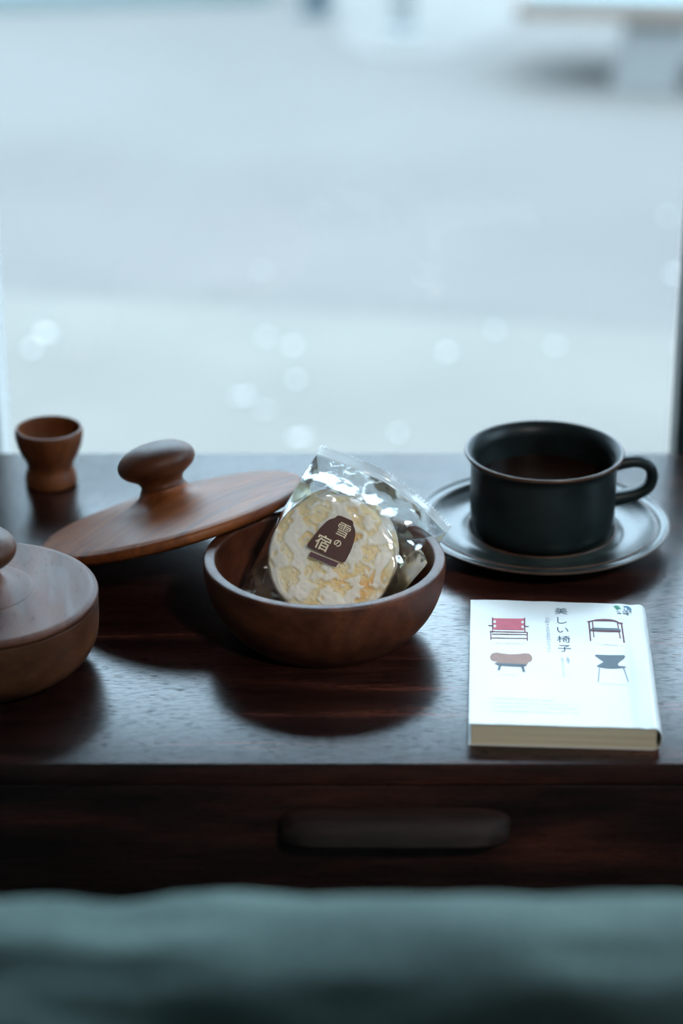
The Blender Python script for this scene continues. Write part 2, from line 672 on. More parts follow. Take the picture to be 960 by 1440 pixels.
random.seed(4)
spots = [(630, 443, 1.25), (340, 560, 1.3), (372, 578, .9), (410, 487, .9), (420, 617, 1.2), (375, 475, .9), (67, 470, 1.3), (45, 492, 1.2),
         (628, 497, .9), (695, 465, .7), (780, 487, .8), (597, 388, .8), (415, 535, .8), (368, 382, .7), (560, 610, .8), (952, 388, 1.5), (940, 305, .8)]  # the spot at the right mullion stands in for a bright reflection
leaf_me = None
leaf_pos = ['just beyond the kerb behind the coffee cup rim', 'brightest one on the paving above the wrapped crackers', 'small one right beside the brightest paving leaf',
            'alone in the middle of the paving', 'by the window right above the tilted lid', 'near the kerb left of the middle', 'near the kerb at the far left, larger one',
            'near the kerb at the far left, smaller one', 'on the paving halfway to the cup', 'at the kerb line behind the coffee cup', 'on the paving behind the cup handle',
            'out on the asphalt right of the middle', 'on the paving between kerb and brightest leaf', 'out on the asphalt left of the middle', 'on the paving close to the window by the cup',
            'shape added for the bright reflection at the right mullion', 'farthest out on the asphalt at the right']
for (u, v, s), w in zip(spots, leaf_pos):
    far = v < 455
    g = at(u, v, G if far else 0)
    if leaf_me is None:
        bm = bmesh.new()
        c = bm.verts.new((0, 0, .003))
        rim = []
        for k in range(12):
            a = 2 * math.pi * k / 12
            rr = .0085 * (1 + .35 * math.cos(2 * a))
            rim.append(bm.verts.new((rr * math.cos(a), rr * math.sin(a), .001 + .002 * abs(math.cos(a)))))
        for k in range(12):
            bm.faces.new((c, rim[k], rim[(k + 1) % 12]))
        r_ = bmesh.ops.solidify(bm, geom=list(bm.faces), thickness=.0008)
        o = mesh_obj('fallen_leaf', bm, LEAF, None, 60)
        leaf_me = o.data
    else:
        o = bpy.data.objects.new('fallen_leaf', leaf_me)
        COL.objects.link(o)
    o.location = (g.x, g.y, g.z)
    o.scale = (s, s, s)
    o.rotation_euler = (0, 0, random.uniform(0, 6))
    tag(o, 'blurred pale fallen leaf ' + w, 'leaf', 'pale fallen leaves on the street')

# the house across the street, seen only as a reflection
hb = thing('house', 'grey rendered house with dark windows across the street', 'building', (0, 11.0, G))
mesh_obj('wall', bx(-12, 12, 0, 5, 0, 4.0), FACADE, hb)
mesh_obj('roof', bx(-12.3, 12.3, -.3, 5.3, 4.0, 4.15), SLATE, hb)
first = None
for k in range(6):
    if first is None:
        first = mesh_obj('window', bx(-.7, .7, -.03, .02, 0, 1.3), DARK_GLASS, hb)
        o = first
    else:
        o = first.copy()
        COL.objects.link(o)
    o.location = (-9 + 3.6 * k, 0, 2.1)

# ------------------------------------------------------------------ the chest
CXM = .029
TY1 = .4334
chest = thing('drawer_chest', 'dark rosewood chest with one long drawer and a glossy top below the window', 'cabinet', (CXM, 0, 0))
HW = .60
top = mesh_obj('tabletop', bx(-HW, HW, 0, TY1, H - .0128, H, bev=.0009), [ROSE_TOP, ROSE_FRONT], chest, 40)
for p_ in top.data.polygons:
    if abs(p_.normal.z) < .3:
        p_.material_index = 1
mesh_obj('side_panel', bx(-HW + .004, -HW + .022, .002, TY1 - .004, .20, H - .0128, bev=.001), ROSE_FRONT, chest)
mesh_obj('side_panel', bx(HW - .022, HW - .004, .002, TY1 - .004, .20, H - .0128, bev=.001), ROSE_FRONT, chest)
mesh_obj('back_panel', bx(-HW + .022, HW - .022, TY1 - .014, TY1 - .004, .20, H - .0128), ROSE_FRONT, chest)
mesh_obj('bottom_panel', bx(-HW + .022, HW - .022, .03, TY1 - .014, .20, .218), ROSE_FRONT, chest)
dr = mesh_obj('drawer', bx(-HW + .024, HW - .024, .0025, .020, H - .118, H - .0146, bev=.0008), ROSE_FRONT, chest)
mesh_obj('lower_panel', bx(-HW + .022, HW - .022, .004, .020, .218, H - .1205, bev=.0008), ROSE_FRONT, chest)
for sx in (-1, 1):
    for y in (.03, TY1 - .06):
        lg = mesh_obj('leg', lathe([(0, 0), (.013, 0), (.014, .01), (.021, .17), (.021, .20), (0, .20)], 24), ROSE_FRONT, chest, 40)
        lg.location = (sx * (HW - .05), y + .015, 0)

# lip pull: its section grows out of the drawer and fades at the rounded ends
bm = bmesh.new()
sec = [(0, -.0285), (-.006, -.0295), (-.0110, -.0330), (-.0145, -.0380), (-.0165, -.0432), (-.0152, -.0452), (-.0100, -.0458), (-.0060, -.0480), (-.0040, -.0505), (-.0020, -.0540), (0, -.0555)]
L = .0628
rings = []
NS = 48
for i in range(NS + 1):
    x = -L * math.cos(math.pi * i / NS)
    k = (1 - abs(x / L) ** 7) ** .45 if abs(x) < L else 0
    zc = -.042
    rings.append([bm.verts.new((x, .0025 + y * max(k, .02), H + zc + (z - zc) * (.35 + .65 * max(k, .02)))) for y, z in sec])
for a, b in zip(rings, rings[1:]):
    for j in range(len(sec) - 1):
        bm.faces.new((a[j], b[j], b[j + 1], a[j + 1]))
bm.faces.new(rings[0])
bm.faces.new(rings[-1][::-1])
bmesh.ops.recalc_face_normals(bm, faces=bm.faces)
mesh_obj('handle', bm, ROSE_PULL, dr, 50)['label'] = 'rounded wooden lip pull'

# ------------------------------------------------------------------ sofa back in front
sofa = thing('sofa', 'grey green fabric sofa with buttoned back, blurred in front of the chest', 'sofa', (0, -.385, 0))
bm = bmesh.new()
NX, NP = 160, 44
SXW = .75
rows = []
ZC = H + .149
for i in range(NX + 1):
    x = -SXW + 2 * SXW * i / NX
    crest = ZC + .004 * noise.noise(Vector((x * 5.2, 1.3, 0))) + .004 * noise.noise(Vector((x * 14, 4.3, 0))) - .004 * math.exp(-((x + .082) / .02) ** 2)
    row = []
    for j in range(NP + 1):
        s = j / NP
        if s < .18:
            yy, zz = .062, .42 + (crest - .05 - .42) * s / .18
        elif s < .72:
            a = math.pi * (s - .18) / .54
            yy, zz = .062 * math.cos(a), crest - .05 + .05 * math.sin(a) ** .8
        else:
            k = (s - .72) / .28
            yy, zz = -.062 - .05 * k, crest - .05 + (.42 - crest + .05) * k
        w = .006 * noise.noise(Vector((x * 9, s * 14, 2.2))) + .004 * noise.noise(Vector((x * 21, s * 30, 7.7)))
        # dimple under the button
        dd = math.hypot(x + .0905, (zz - (ZC - .068)) * 1.0)
        dim = .012 * math.exp(-(dd / .016) ** 2) if yy < 0 else 0
        row.append(bm.verts.new((x, yy + (w if yy > 0 else -w) + dim, zz + (w * .7 if .25 < s < .65 else 0))))
    rows.append(row)
for a, b in zip(rows, rows[1:]):
    for j in range(NP):
        bm.faces.new((a[j], a[j + 1], b[j + 1], b[j]))
    bm.faces.new((a[0], b[0], b[NP], a[NP]))
bm.faces.new(rows[0][::-1])
bm.faces.new(rows[-1])
bmesh.ops.recalc_face_normals(bm, faces=bm.faces)
mesh_obj('backrest', bm, FABRIC, sofa, 60)
bt = mesh_obj('button', lathe([(0, -.003), (.009, -.003), (.010, 0), (.008, .003), (.003, .0045), (0, .0047)], 24), BUTTON, sofa, 50)
bt.location = (-.0905, -.0725, ZC - .068)
bt.rotation_euler = (R(90), 0, 0)
mesh_obj('seat', bx(-SXW, SXW, -.75, -.07, .22, .42, bev=.03), FABRIC, sofa, 50)
mesh_obj('base', bx(-SXW, SXW, -.75, .06, .08, .22, bev=.01), FABRIC, sofa, 50)
for x in (-.68, .68):
    for y in (-.70, .02):
        o = mesh_obj('leg', lathe([(0, 0), (.016, 0), (.022, .08), (0, .08)], 20), ROSE_FRONT, sofa, 40)
        o.location = (x, y, 0)

# ------------------------------------------------------------------ turned wooden wares
bowl_prof = spline([(0, .0035), (.030, .0035), (.0425, .0032), (.0435, 0), (.0465, 0), (.0480, .0012), (.0560, .0085), (.0640, .0190), (.0690, .0310), (.0709, .0420), (.0710, .0485)], 5) + \
    spline([(.0705, .0496), (.0690, .0500), (.0655, .0500), (.0643, .0494)], 3) + \
    spline([(.0640, .0470), (.0636, .0400), (.0610, .0280), (.0555, .0175), (.0470, .0095), (.0350, .0066), (.018, .0060), (0, .0060)], 5)
bowl = mesh_obj('wooden_bowl', lathe(bowl_prof, 128), TEAK_DARK, None, 50)
bowl.location = (-.0100, .1564, H)
bowl.rotation_euler = (0, 0, R(15))
tag(bowl, 'open round teak bowl holding the wrapped crackers, tilted lid leaning on its rim', 'bowl')


def knob_mesh(sx=1.0):
    pr = [(.0150, -.0005), (.0136, .0018), (.0136, .0038), (.0150, .0060)]
    pr = spline(pr, 5)
    for k in range(1, 17):
        a = -R(52) + (R(90) + R(52)) * k / 16
        pr.append((.0247 * math.cos(a) ** .9 if a < R(89) else 0, .0164 + .0120 * math.sin(a)))
    return lathe([(0, -.0005)] + pr, 64, sx)


def lid_things(name, label, rad, loc, rot, dome, e=.0042, squash=1.0):
    o = thing(name, label, 'lid', loc, rot)
    pr = [(0, -e), (rad * .86, -e)] + spline([(rad - e * .95, -e), (rad - e * .2, -e * .55), (rad, 0), (rad - e * .2, e * .6), (rad - e * .95, e)], 4)
    pr += spline([(rad - e, e + .0001), (rad * .75, e + dome * .36), (rad * .5, e + dome * .74), (.032, e + dome * .98), (.0235, e + dome + .0014), (.0182, e + dome + .0034), (.0156, e + dome + .0060), (.0148, e + dome + .0080)], 6)
    pr += [(0, e + dome + .0080)]
    mesh_obj('lid_disc', lathe(pr, 128), TEAK_TOP if dome < .003 else TEAK, o, 50)
    k = mesh_obj('knob', knob_mesh(squash), TEAK_BOX, o, 50)
    k.location = (0, 0, e + dome + .0080)
    return o


nv = Vector((-.2522, .2052, .9457)).normalized()
rotq = nv.to_track_quat('Z', 'Y').to_euler()
lid_open = lid_things('wooden_cover', 'teak lid with mushroom knob lying tilted between the table and the open bowl', .0850, (-.1061, .252, H + .0320), rotq, .0080)

BXC = (-.2085, .1130)
box_prof = [(0, 0), (.043, 0)] + spline([(.0445, .0003), (.0500, .0018), (.0580, .0060), (.0645, .0125), (.0682, .0205), (.0693, .0300), (.0694, .0420), (.0691, .0436)], 5) + \
    [(.0625, .0436), (.0622, .0400)] + spline([(.0610, .030), (.055, .018), (.045, .0095), (.03, .0070), (0, .0065)], 4)
wb = mesh_obj('wooden_box', lathe(box_prof, 128), TEAK_BOX, None, 50)
wb.location = (*BXC, H)
wb.rotation_euler = (0, 0, R(40))
tag(wb, 'round teak box with its lid on, at the left edge of the chest top', 'box')
lid_closed = lid_things('wooden_cover', 'flat teak lid with a knob, sitting closed on the round box', .0697, (*BXC, H + .0459), (0, 0, R(10)), .0020, .0023)

egg_prof = [(0, 0), (.0155, 0)] + spline([(.0174, .0006), (.0176, .0035), (.0169, .0075), (.0156, .0112), (.0155, .0130), (.0166, .0170), (.0195, .0225), (.0219, .0295), (.0229, .0360), (.0226, .0394)], 5) + \
    spline([(.0222, .0401), (.0212, .0402), (.0207, .0396)], 3) + spline([(.0206, .036), (.0195, .029), (.0165, .0225), (.010, .0185), (0, .0175)], 4)
egg = mesh_obj('egg_cup', lathe(egg_prof, 96), TEAK_EGG, None, 50)
egg.location = (-.1970, .3815, H)
tag(egg, 'small waisted wooden egg cup standing at the back edge of the chest', 'egg cup')

# ------------------------------------------------------------------ cup and saucer
CC = Vector((.1286, .2882, H))
sp_ = [(0, .0060), (.0425, .0060)] + spline([(.0445, .0062), (.0462, .0086), (.0474, .0100), (.0488, .0090), (.0530, .0074), (.0610, .0080), (.0680, .0108), (.0715, .0134), (.0730, .0142), (.0745, .0136), (.0775, .0136), (.0803, .0146)], 5)
sp_ += spline([(.0812, .0143), (.0813, .0134), (.0800, .0126), (.0740, .0110), (.0620, .0058), (.0520, .0024), (.0475, .0004), (.0460, 0), (.0425, 0), (.0415, .0012), (.040, .0022), (0, .0022)], 5)
saucer = mesh_obj('saucer', lathe(sp_, 160), GLAZE_SAUCER, None, 50)
saucer.location = CC
saucer.data.materials.append(GLAZE_RIM)
for p_ in saucer.data.polygons:
    r_ = math.hypot(p_.center.x, p_.center.y)
    if p_.normal.z > .1 and (.0467 < r_ < .0482 or .0722 < r_ < .0742 or r_ > .0806):
        p_.material_index = 1
tag(saucer, 'dark glazed stoneware saucer with ridged rim under the black cup', 'saucer')

cup = thing('coffee_cup', 'wide black stoneware coffee cup with flared brown-edged lip on a saucer', 'cup', CC)
cp = [(0, .0075), (.0350, .0075), (.0355, .0062), (.0390, .0062)] + spline([(.0402, .0070), (.0430, .0092), (.0452, .0135), (.0461, .0200), (.0463, .0350), (.0463, .0500), (.0467, .0555), (.0482, .0588), (.0494, .0600)], 5)
ci = spline([(.0436, .0555), (.0434, .050), (.0433, .025), (.0415, .0145), (.0360, .0115), (.020, .0110), (0, .0110)], 5)
lip = spline([(.0494, .0600), (.0503, .0607), (.0507, .0617), (.0503, .0626), (.0493, .0628), (.0474, .0616), (.0450, .0590), (.0436, .0555)], 4)
bm = lathe(cp + lip[1:] + ci[1:], 128)
nbody = mesh_obj('body', bm, [GLAZE, GLAZE_RIM], cup, 50)
for p_ in nbody.data.polygons:
    z = p_.center.z
    r_ = math.hypot(p_.center.x, p_.center.y)
    if r_ > .0488 and z > .0596:
        p_.material_index = 1
hp = spline([(.0445, 0, .0515), (.0520, 0, .0530), (.0600, 0, .0532), (.0670, 0, .0500), (.0700, 0, .0435), (.0685, 0, .0365), (.0625, 0, .0318), (.0540, 0, .0292), (.0445, 0, .0275)], 7)


def strap(t):
    w = .0064 - .0014 * math.sin(math.pi * t)
    h = .0034 + .0012 * abs(2 * t - 1) ** 3 + .0006 * t
    return [(h * math.copysign(abs(math.cos(a)) ** .8, math.cos(a)), w * math.copysign(abs(math.sin(a)) ** .8, math.sin(a))) for a in [2 * math.pi * k / 16 for k in range(16)]]


hd = mesh_obj('handle', sweep(hp, strap), GLAZE, cup, 60)
hd.rotation_euler = (0, 0, R(4))
cf = mesh_obj('coffee', lathe([(0, .0405), (.0428, .0405), (.0431, .0412), (.0426, .0410), (.040, .0410), (0, .0410)], 96), COFFEE, None, 50)
cf.location = CC
tag(cf, 'black coffee filling the stoneware cup two thirds', 'coffee')

# ------------------------------------------------------------------ the book
BT = .0132
fl, frr, bl, br_ = at(659, 1018, H + BT), at(932, 1027, H + BT), at(657, 842, H + BT), at(905, 852, H + BT)
ang = math.atan2(frr.y - fl.y, frr.x - fl.x) * .5 + (math.atan2(bl.y - fl.y, bl.x - fl.x) - R(90)) * .5
BW, BD = .1045, .1520
book = thing('book', 'white jacketed paperback with four printed chairs, lying flat near the front edge', 'book', (fl.x, fl.y, H), (0, 0, ang))
ca_, sa_ = math.cos(-ang), math.sin(-ang)


def bk(u, v):
    """photograph point on the cover -> book coordinates"""
    p_ = at(u, v, H + BT) - Vector((fl.x, fl.y, 0))
    return (ca_ * p_.x - sa_ * p_.y, sa_ * p_.x + ca_ * p_.y)


mesh_obj('page_block', bx(.0015, BW - .003, .0012, BD - .0012, .0006, BT - .0006), PAGES, book)
# jacket: back board, rounded spine and front board in one folded sheet
NYB = 26
secp = [(0, .0000), (BW - .005, .0000)]
for k in range(1, 12):
    a = -math.pi / 2 + math.pi * k / 12
    secp.append((BW - .005 + .005 * math.cos(a) ** .8, BT / 2 + BT / 2 * math.sin(a)))
NXB = 24
secp += [(BW - .005 - (BW - .005) * k / NXB, BT) for k in range(NXB + 1)]
bm = bmesh.new()
grid_o, grid_i = [], []
for i in range(NYB + 1):
    y = BD * i / NYB
    ro, ri = [], []
    for x, z in secp:
        dz = 0
        if z > BT * .98:
            dz = .00035 * noise.noise(Vector((x * 45, y * 45, 1))) + .0005 * noise.noise(Vector((x * 18, y * 18, 5))) - .0005 * math.exp(-((x - (BW - .009)) / .0016) ** 2)
            dz += .0003
        n_in = Vector((BW - .005 - x, 0, BT / 2 - z)) if x > BW - .005 else Vector((0, 0, 1 if z < BT / 2 else -1))
        n_in.normalize()
        jag = .0004 * noise.noise(Vector((x * 120, 3, i // NYB))) if i in (0, NYB) else 0
        ro.append(bm.verts.new((x, y + jag, z + dz)))
        ri.append(bm.verts.new(Vector((x, y + jag, z + dz)) + n_in * .0005))
    grid_o.append(ro)
    grid_i.append(ri)
m_ = len(secp)
for i in range(NYB):
    for j in range(m_ - 1):
        bm.faces.new((grid_o[i][j], grid_o[i][j + 1], grid_o[i + 1][j + 1], grid_o[i + 1][j]))
        bm.faces.new((grid_i[i][j], grid_i[i + 1][j], grid_i[i + 1][j + 1], grid_i[i][j + 1]))
    for j in (0, m_ - 1):
        bm.faces.new((grid_o[i][j], grid_o[i + 1][j], grid_i[i + 1][j], grid_i[i][j]))
for i in (0, NYB):
    for j in range(m_ - 1):
        bm.faces.new((grid_o[i][j], grid_i[i][j], grid_i[i][j + 1], grid_o[i][j + 1]))
bmesh.ops.recalc_face_normals(bm, faces=bm.faces)
jacket = mesh_obj('jacket', bm, PAPER, book, 60)


def cover_z(x, y):
    return BT + .0003 + .00035 * noise.noise(Vector((x * 45, y * 45, 1))) + .0005 * noise.noise(Vector((x * 18, y * 18, 5)))


def print_poly(bm, px, dz=.00012):
    pts_ = [bk(u, v) for u, v in px]
    a_ = sum(p1[0] * p2[1] - p2[0] * p1[1] for p1, p2 in zip(pts_, pts_[1:] + pts_[:1]))
    if a_ < 0:
        pts_ = pts_[::-1]
    f = bm.faces.new([bm.verts.new((x, y, cover_z(x, y) + dz)) for x, y in pts_])
    bmesh.ops.triangulate(bm, faces=[f])


def print_obj(name, polys, mat, dz=.00012):
    bm = bmesh.new()
    for pl in polys:
        print_poly(bm, pl, dz)
    return mesh_obj(name, bm, mat, jacket)


def cr(ox, oy, s, pts_):
    return [(ox + x / s, oy + y / s) for x, y in pts_]


def bar(x0, y0, x1, y1, w):
    dx, dy = x1 - x0, y1 - y0
    l_ = math.hypot(dx, dy)
    nx, ny = -dy / l_ * w / 2, dx / l_ * w / 2
    return [(x0 + nx, y0 + ny), (x1 + nx, y1 + ny), (x1 - nx, y1 - ny), (x0 - nx, y0 - ny)]


def disc(x, y, r):
    return [(x + r * math.cos(k * math.pi / 6), y + r * math.sin(k * math.pi / 6)) for k in range(12)]


c1 = lambda p_: cr(675, 845, 6, p_)
c3 = lambda p_: cr(820, 840, 9.6, p_)
pc = print_obj('printed_chair', [c1([(106, 150), (240, 156), (370, 158), (369, 255), (240, 252), (110, 247)])], INK_RED)
pc['label'] = 'printed picture of a red sling chair'
print_obj('printed_frame', [c1(bar(103, 143, 104, 272, 9)), c1(bar(374, 153, 377, 275, 10)), c1(bar(68, 212, 132, 216, 8)), c1(bar(358, 221, 410, 226, 8)),
                            c1(bar(80, 262, 402, 274, 7)), c1(bar(100, 284, 395, 292, 7)), c1(bar(89, 262, 90, 334, 9)), c1(bar(396, 272, 398, 346, 9)), c1(bar(90, 316, 396, 325, 6))], INK_PLUM, .00016)
print_obj('printed_cutout', [c1(disc(122, 181, 12)), c1(disc(123, 218, 12)), c1(disc(357, 189, 11)), c1(disc(357, 228, 11))], PAPER, .0002)
pc = print_obj('printed_sofa', [c1([(80, 480), (95, 450), (135, 438), (190, 450), (250, 457), (330, 455), (380, 448), (420, 456), (440, 488), (432, 516), (405, 524), (380, 512), (366, 522), (374, 538), (398, 541),
                                    (390, 556), (340, 562), (200, 556), (140, 548), (118, 535), (148, 518), (120, 516), (95, 508)])], INK_BROWN)
pc['label'] = 'printed picture of a tan loveseat'
print_obj('printed_leg', [c1([(155, 553), (178, 553), (165, 593), (146, 590)]), c1([(344, 558), (368, 560), (381, 602), (358, 602)]), c1([(128, 530), (385, 540), (388, 556), (340, 562), (200, 556), (140, 548)])], INK_GREY, .00016)
pc = print_obj('printed_armchair', [c3([(40, 330), (80, 322), (120, 312), (180, 298), (280, 291), (380, 298), (440, 313), (485, 340), (532, 345), (532, 366), (490, 367), (450, 342), (400, 327), (300, 325), (200, 324), (130, 324), (75, 347)]),
                                     c3(bar(76, 340, 98, 602, 20)), c3(bar(514, 360, 551, 618, 22)), c3(bar(121, 322, 143, 548, 15)), c3(bar(458, 338, 498, 558, 17)), c3([(98, 440), (503, 452), (503, 474), (98, 462)])], INK_PLUM)
pc['label'] = 'printed picture of a dark wooden armchair'
print_obj('printed_seat', [c3([(98, 432), (130, 410), (300, 415), (470, 421), (505, 440), (502, 454), (300, 448), (98, 442)])], INK_GREY, .00016)
pc = print_obj('printed_shell_chair', [c3([(152, 797), (165, 780), (330, 788), (550, 786), (566, 805), (550, 837), (490, 882), (464, 915), (480, 936), (577, 944), (572, 960), (500, 969), (400, 976), (300, 971), (190, 951), (178, 937), (285, 941), (296, 910), (270, 880), (200, 832)]),
                                        c3(bar(217, 962, 200, 1152, 13)), c3(bar(542, 962, 606, 1150, 13))], INK_GREY)
pc['label'] = 'printed picture of a grey moulded chair'
# picture captions and the blurb, too small to read: rows of faint marks
random.seed(11)


def marks(u0, v0, u1, v1, n, w, gap=.5):
    out = []
    for k in range(n):
        if random.random() < .12:
            continue
        a, b = k / n, (k + 1 - gap * random.uniform(.6, 1.3)) / n
        out.append(bar(u0 + (u1 - u0) * a, v0 + (v1 - v0) * a, u0 + (u1 - u0) * b, v0 + (v1 - v0) * b, w * random.uniform(.7, 1.1)))
    return out


for mk in ((696, 904.8, 737, 907, 20, .9), (837, 906.5, 876, 908.5, 18, 1.0), (705, 949, 730, 950.5, 12, .8), (846, 962.3, 884, 964.3, 18, 1.0)):
    print_obj('printed_caption', marks(*mk), INK_PALE)['kind'] = 'stuff'
print_obj('printed_blurb', marks(693, 983, 782, 986.5, 34, .9) + marks(693, 989, 800, 992.5, 40, .9) + marks(693, 994.5, 816, 998, 46, .9) + marks(693, 1000.5, 822, 1004, 50, 1.1), INK_PALE)['kind'] = 'stuff'
print_obj('printed_emblem', [c3([(405, 130), (430, 112), (470, 118), (495, 140), (510, 158), (480, 170), (455, 178), (435, 158), (420, 140)])], INK_GREEN)
print_obj('printed_emblem', [c3([(535, 122), (590, 118), (635, 140), (655, 172), (640, 188), (625, 165), (590, 140), (550, 134)]), c3(bar(550, 130, 553, 180, 9)), c3(bar(590, 130, 596, 186, 12)), c3(bar(622, 150, 628, 188, 12)),
                             c3(bar(540, 180, 600, 188, 8))], INK_BLUE)
print_obj('printed_emblem', [c3(bar(440, 192, 500, 198, 6)), c3(bar(455, 216, 510, 224, 13)), c3(bar(530, 220, 565, 226, 15)), c3(bar(570, 222, 612, 230, 17)), c3(bar(520, 198, 660, 208, 6))], INK_DARK)


def text_mesh(s, size, bold=0.0):
    cu = bpy.data.curves.new('lettering', 'FONT')
    cu.body = s
    cu.size = size
    cu.align_x = 'CENTER'
    cu.align_y = 'CENTER'
    cu.offset = bold
    cu.resolution_u = 3
    o = bpy.data.objects.new('lettering', cu)
    COL.objects.link(o)
    dg = bpy.context.evaluated_depsgraph_get()
    me = bpy.data.meshes.new_from_object(o.evaluated_get(dg))
    bpy.data.objects.remove(o)
    bpy.data.curves.remove(cu)
    bm = bmesh.new()
    bm.from_mesh(me)
    bpy.data.meshes.remove(me)
    if bm.verts:
        xs = [v.co.x for v in bm.verts]
        ys = [v.co.y for v in bm.verts]
        cxm, cym = (min(xs) + max(xs)) / 2, (min(ys) + max(ys)) / 2
        for v in bm.verts:
            v.co.x -= cxm
            v.co.y -= cym
    return bm


def column(name, chars, a, b, size, mat, sy=1.0, bold=0.0):
    """a vertical column of lettering on the cover from photograph point a to b"""
    out = bmesh.new()
    for k, ch in enumerate(chars):
        f = k / max(1, len(chars) - 1)
        x, y = bk(a[0] + (b[0] - a[0]) * f, a[1] + (b[1] - a[1]) * f)
        g = text_mesh(ch, size, bold)
        vm = {}
        for v in g.verts:
            px, py = x + v.co.x, y + v.co.y * sy
            vm[v] = out.verts.new((px, py, cover_z(px, py) + .00014))
        for f_ in g.faces:
            try:
                out.faces.new([vm[v] for v in f_.verts])
            except ValueError:
                pass
        g.free()
    bmesh.ops.recalc_face_normals(out, faces=out.faces)
    for f_ in out.faces:
        if f_.normal.z < 0:
            f_.normal_flip()
    return mesh_obj(name, out, mat, jacket)


column('printed_title', '美しい椅子', (788.5, 860.5), (793.5, 912.5), .0084, INK_DARK, 1.12)
column('printed_subtitle', '北欧4人の名匠のデザイン', (769, 871.5), (772, 916.5), .0029, INK_PALE, 1.1)
column('printed_byline', '島崎信＋', (798, 926.5), (799, 934.5), .0021, INK_PALE, 1.1)
column('printed_byline', '生活デザインミュージアム', (790, 926.5), (792.5, 951), .0019, INK_PALE, 1.1)

# ------------------------------------------------------------------ wrapped crackers
LEAN = R(27)
PHI = R(25.8)
O_ = at(466, 785, H + .0425)
T0 = Vector((0, math.sin(LEAN), math.cos(LEAN)))
S0 = Vector((1, 0, 0))
NN = Vector((0, -math.cos(LEAN), math.sin(LEAN)))
S_ = S0 * math.cos(PHI) - T0 * math.sin(PHI)
T_ = T0 * math.cos(PHI) + S0 * math.sin(PHI)
FRAME = Matrix((( S_.x, T_.x, NN.x, O_.x), (S_.y, T_.y, NN.y, O_.y), (S_.z, T_.z, NN.z, O_.z), (0, 0, 0, 1)))


def cracker(seed, rad, centre, label):
    off = Vector((seed * 3.7, seed * 1.9, seed))
    bm = bmesh.new()
    NA, NR = 220, 84
    vals = {}

    def height(x, y):
        p_ = Vector((x, y, 0)) * 1000
        wv = Vector((noise.noise(p_ * .16 + off), noise.noise(p_ * .16 - off), 0)) * 3.2
        n1 = noise.noise((p_ + wv) * .11 + off) + .6 * noise.noise((p_ + wv) * .23 + off * 2)
        m = max(0, min(1, (n1 + .16) / .24))
        n2 = noise.noise(p_ * .42 + off * 3)
        m2 = max(0, min(1, (n2 - .26) / .18))
        m = max(m * m * (3 - 2 * m), m2 * .9)
        low = .0007 * noise.noise(p_ * .07 + off) + .00025 * noise.noise(p_ * .35 - off)
        return low + .0015 * m ** .7 + .0002 * m * noise.noise(p_ * .5 + off), m

    for side in (1, -1):
        rings = []
        for i in range(NR + 1):
            s = i / NR
            if s < .86:
                r_, zb = rad * .95 * s / .86, .0034 + .0011 * math.cos(min(1, s / .86) * math.pi * .5)
            else:
                a = (s - .86) / .14 * math.pi / 2
                r_, zb = rad * (.95 + .05 * math.sin(a)), .0034 * math.cos(a)
            ring = []
            for k in range(NA if i else 1):
                th = 2 * math.pi * k / NA
                wob = 1 + .012 * noise.noise(Vector((math.cos(th) * 2, math.sin(th) * 2, seed)))
                x, y = r_ * wob * math.cos(th), r_ * wob * math.sin(th)
                h, m = height(x, y)
                if side < 0:
                    h *= .5
                    m *= .3
                fade = 1 if s < .86 else math.cos((s - .86) / .14 * math.pi / 2)
                v = bm.verts.new((x, y, side * (zb + h * fade)))
                vals[v] = m if s < .97 else m * .6
                ring.append(v)
            rings.append(ring)
        for a_, b_ in zip(rings, rings[1:]):
            for k in range(NA):
                j = (k + 1) % NA
                fs = (a_[0], b_[k], b_[j]) if len(a_) == 1 else (a_[k], b_[k], b_[j], a_[j])
                bm.faces.new(fs if side > 0 else fs[::-1])
    bm.verts.index_update()
    mv = [vals[v] for v in bm.verts]
    me = bpy.data.meshes.new('rice_cracker')
    bm.to_mesh(me)
    bm.free()
    at_ = me.attributes.new('icing', 'FLOAT', 'POINT')
    at_.data.foreach_set('value', mv)
    o = link_mesh('rice_cracker', me, CRACKER, None, 70)
    o.matrix_world = FRAME @ Matrix.Translation(centre)
    return tag(o, label, 'cracker', 'rice crackers in the clear wrapper')


cracker(2.0, .0378, Vector((0, 0, 0)), 'front sugar-iced rice cracker behind the brown label in the wrapper')
cracker(5.0, .0375, Vector((.0005, .0055, -.0132)), 'rear sugar-iced rice cracker half hidden behind the labelled one')

wrap = thing('cracker_wrapper', 'clear crinkled plastic wrapper with a brown label standing in the open bowl', 'wrapper', O_)
wrap.matrix_world = FRAME
bpy.context.view_layer.update()
outline = [(-.0405, -.0420), (-.010, -.0445), (.012, -.0390), (.034, -.0248), (.0450, -.0060), (.0520, .0200), (.0550, .0440),
           (.0370, .0500), (.009, .0555), (-.0136, .0550), (-.0355, .0525), (-.0390, .0100)]


def edge_dist(th):
    d = Vector((math.cos(th), math.sin(th)))
    best = 1
    n = len(outline)
    for k in range(n):
        a, b = Vector(outline[k]), Vector(outline[(k + 1) % n])
        e_ = b - a
        det = d.x * (-e_.y) - d.y * (-e_.x)
        if abs(det) < 1e-12:
            continue
        r_ = (a.x * (-e_.y) - a.y * (-e_.x)) / det
        u_ = (d.x * a.y - d.y * a.x) / det
        if r_ > 0 and -1e-6 <= u_ <= 1 + 1e-6:
            best = min(best, r_)
    return best


random.seed(21)
CREASE = [(math.cos(a), math.sin(a), f, ph) for a, f, ph in [(random.uniform(0, math.pi), random.uniform(35, 110), random.random()) for _ in range(6)]]


def tri(x):
    x = x % 1
    return abs(x - .5) * 4 - 1


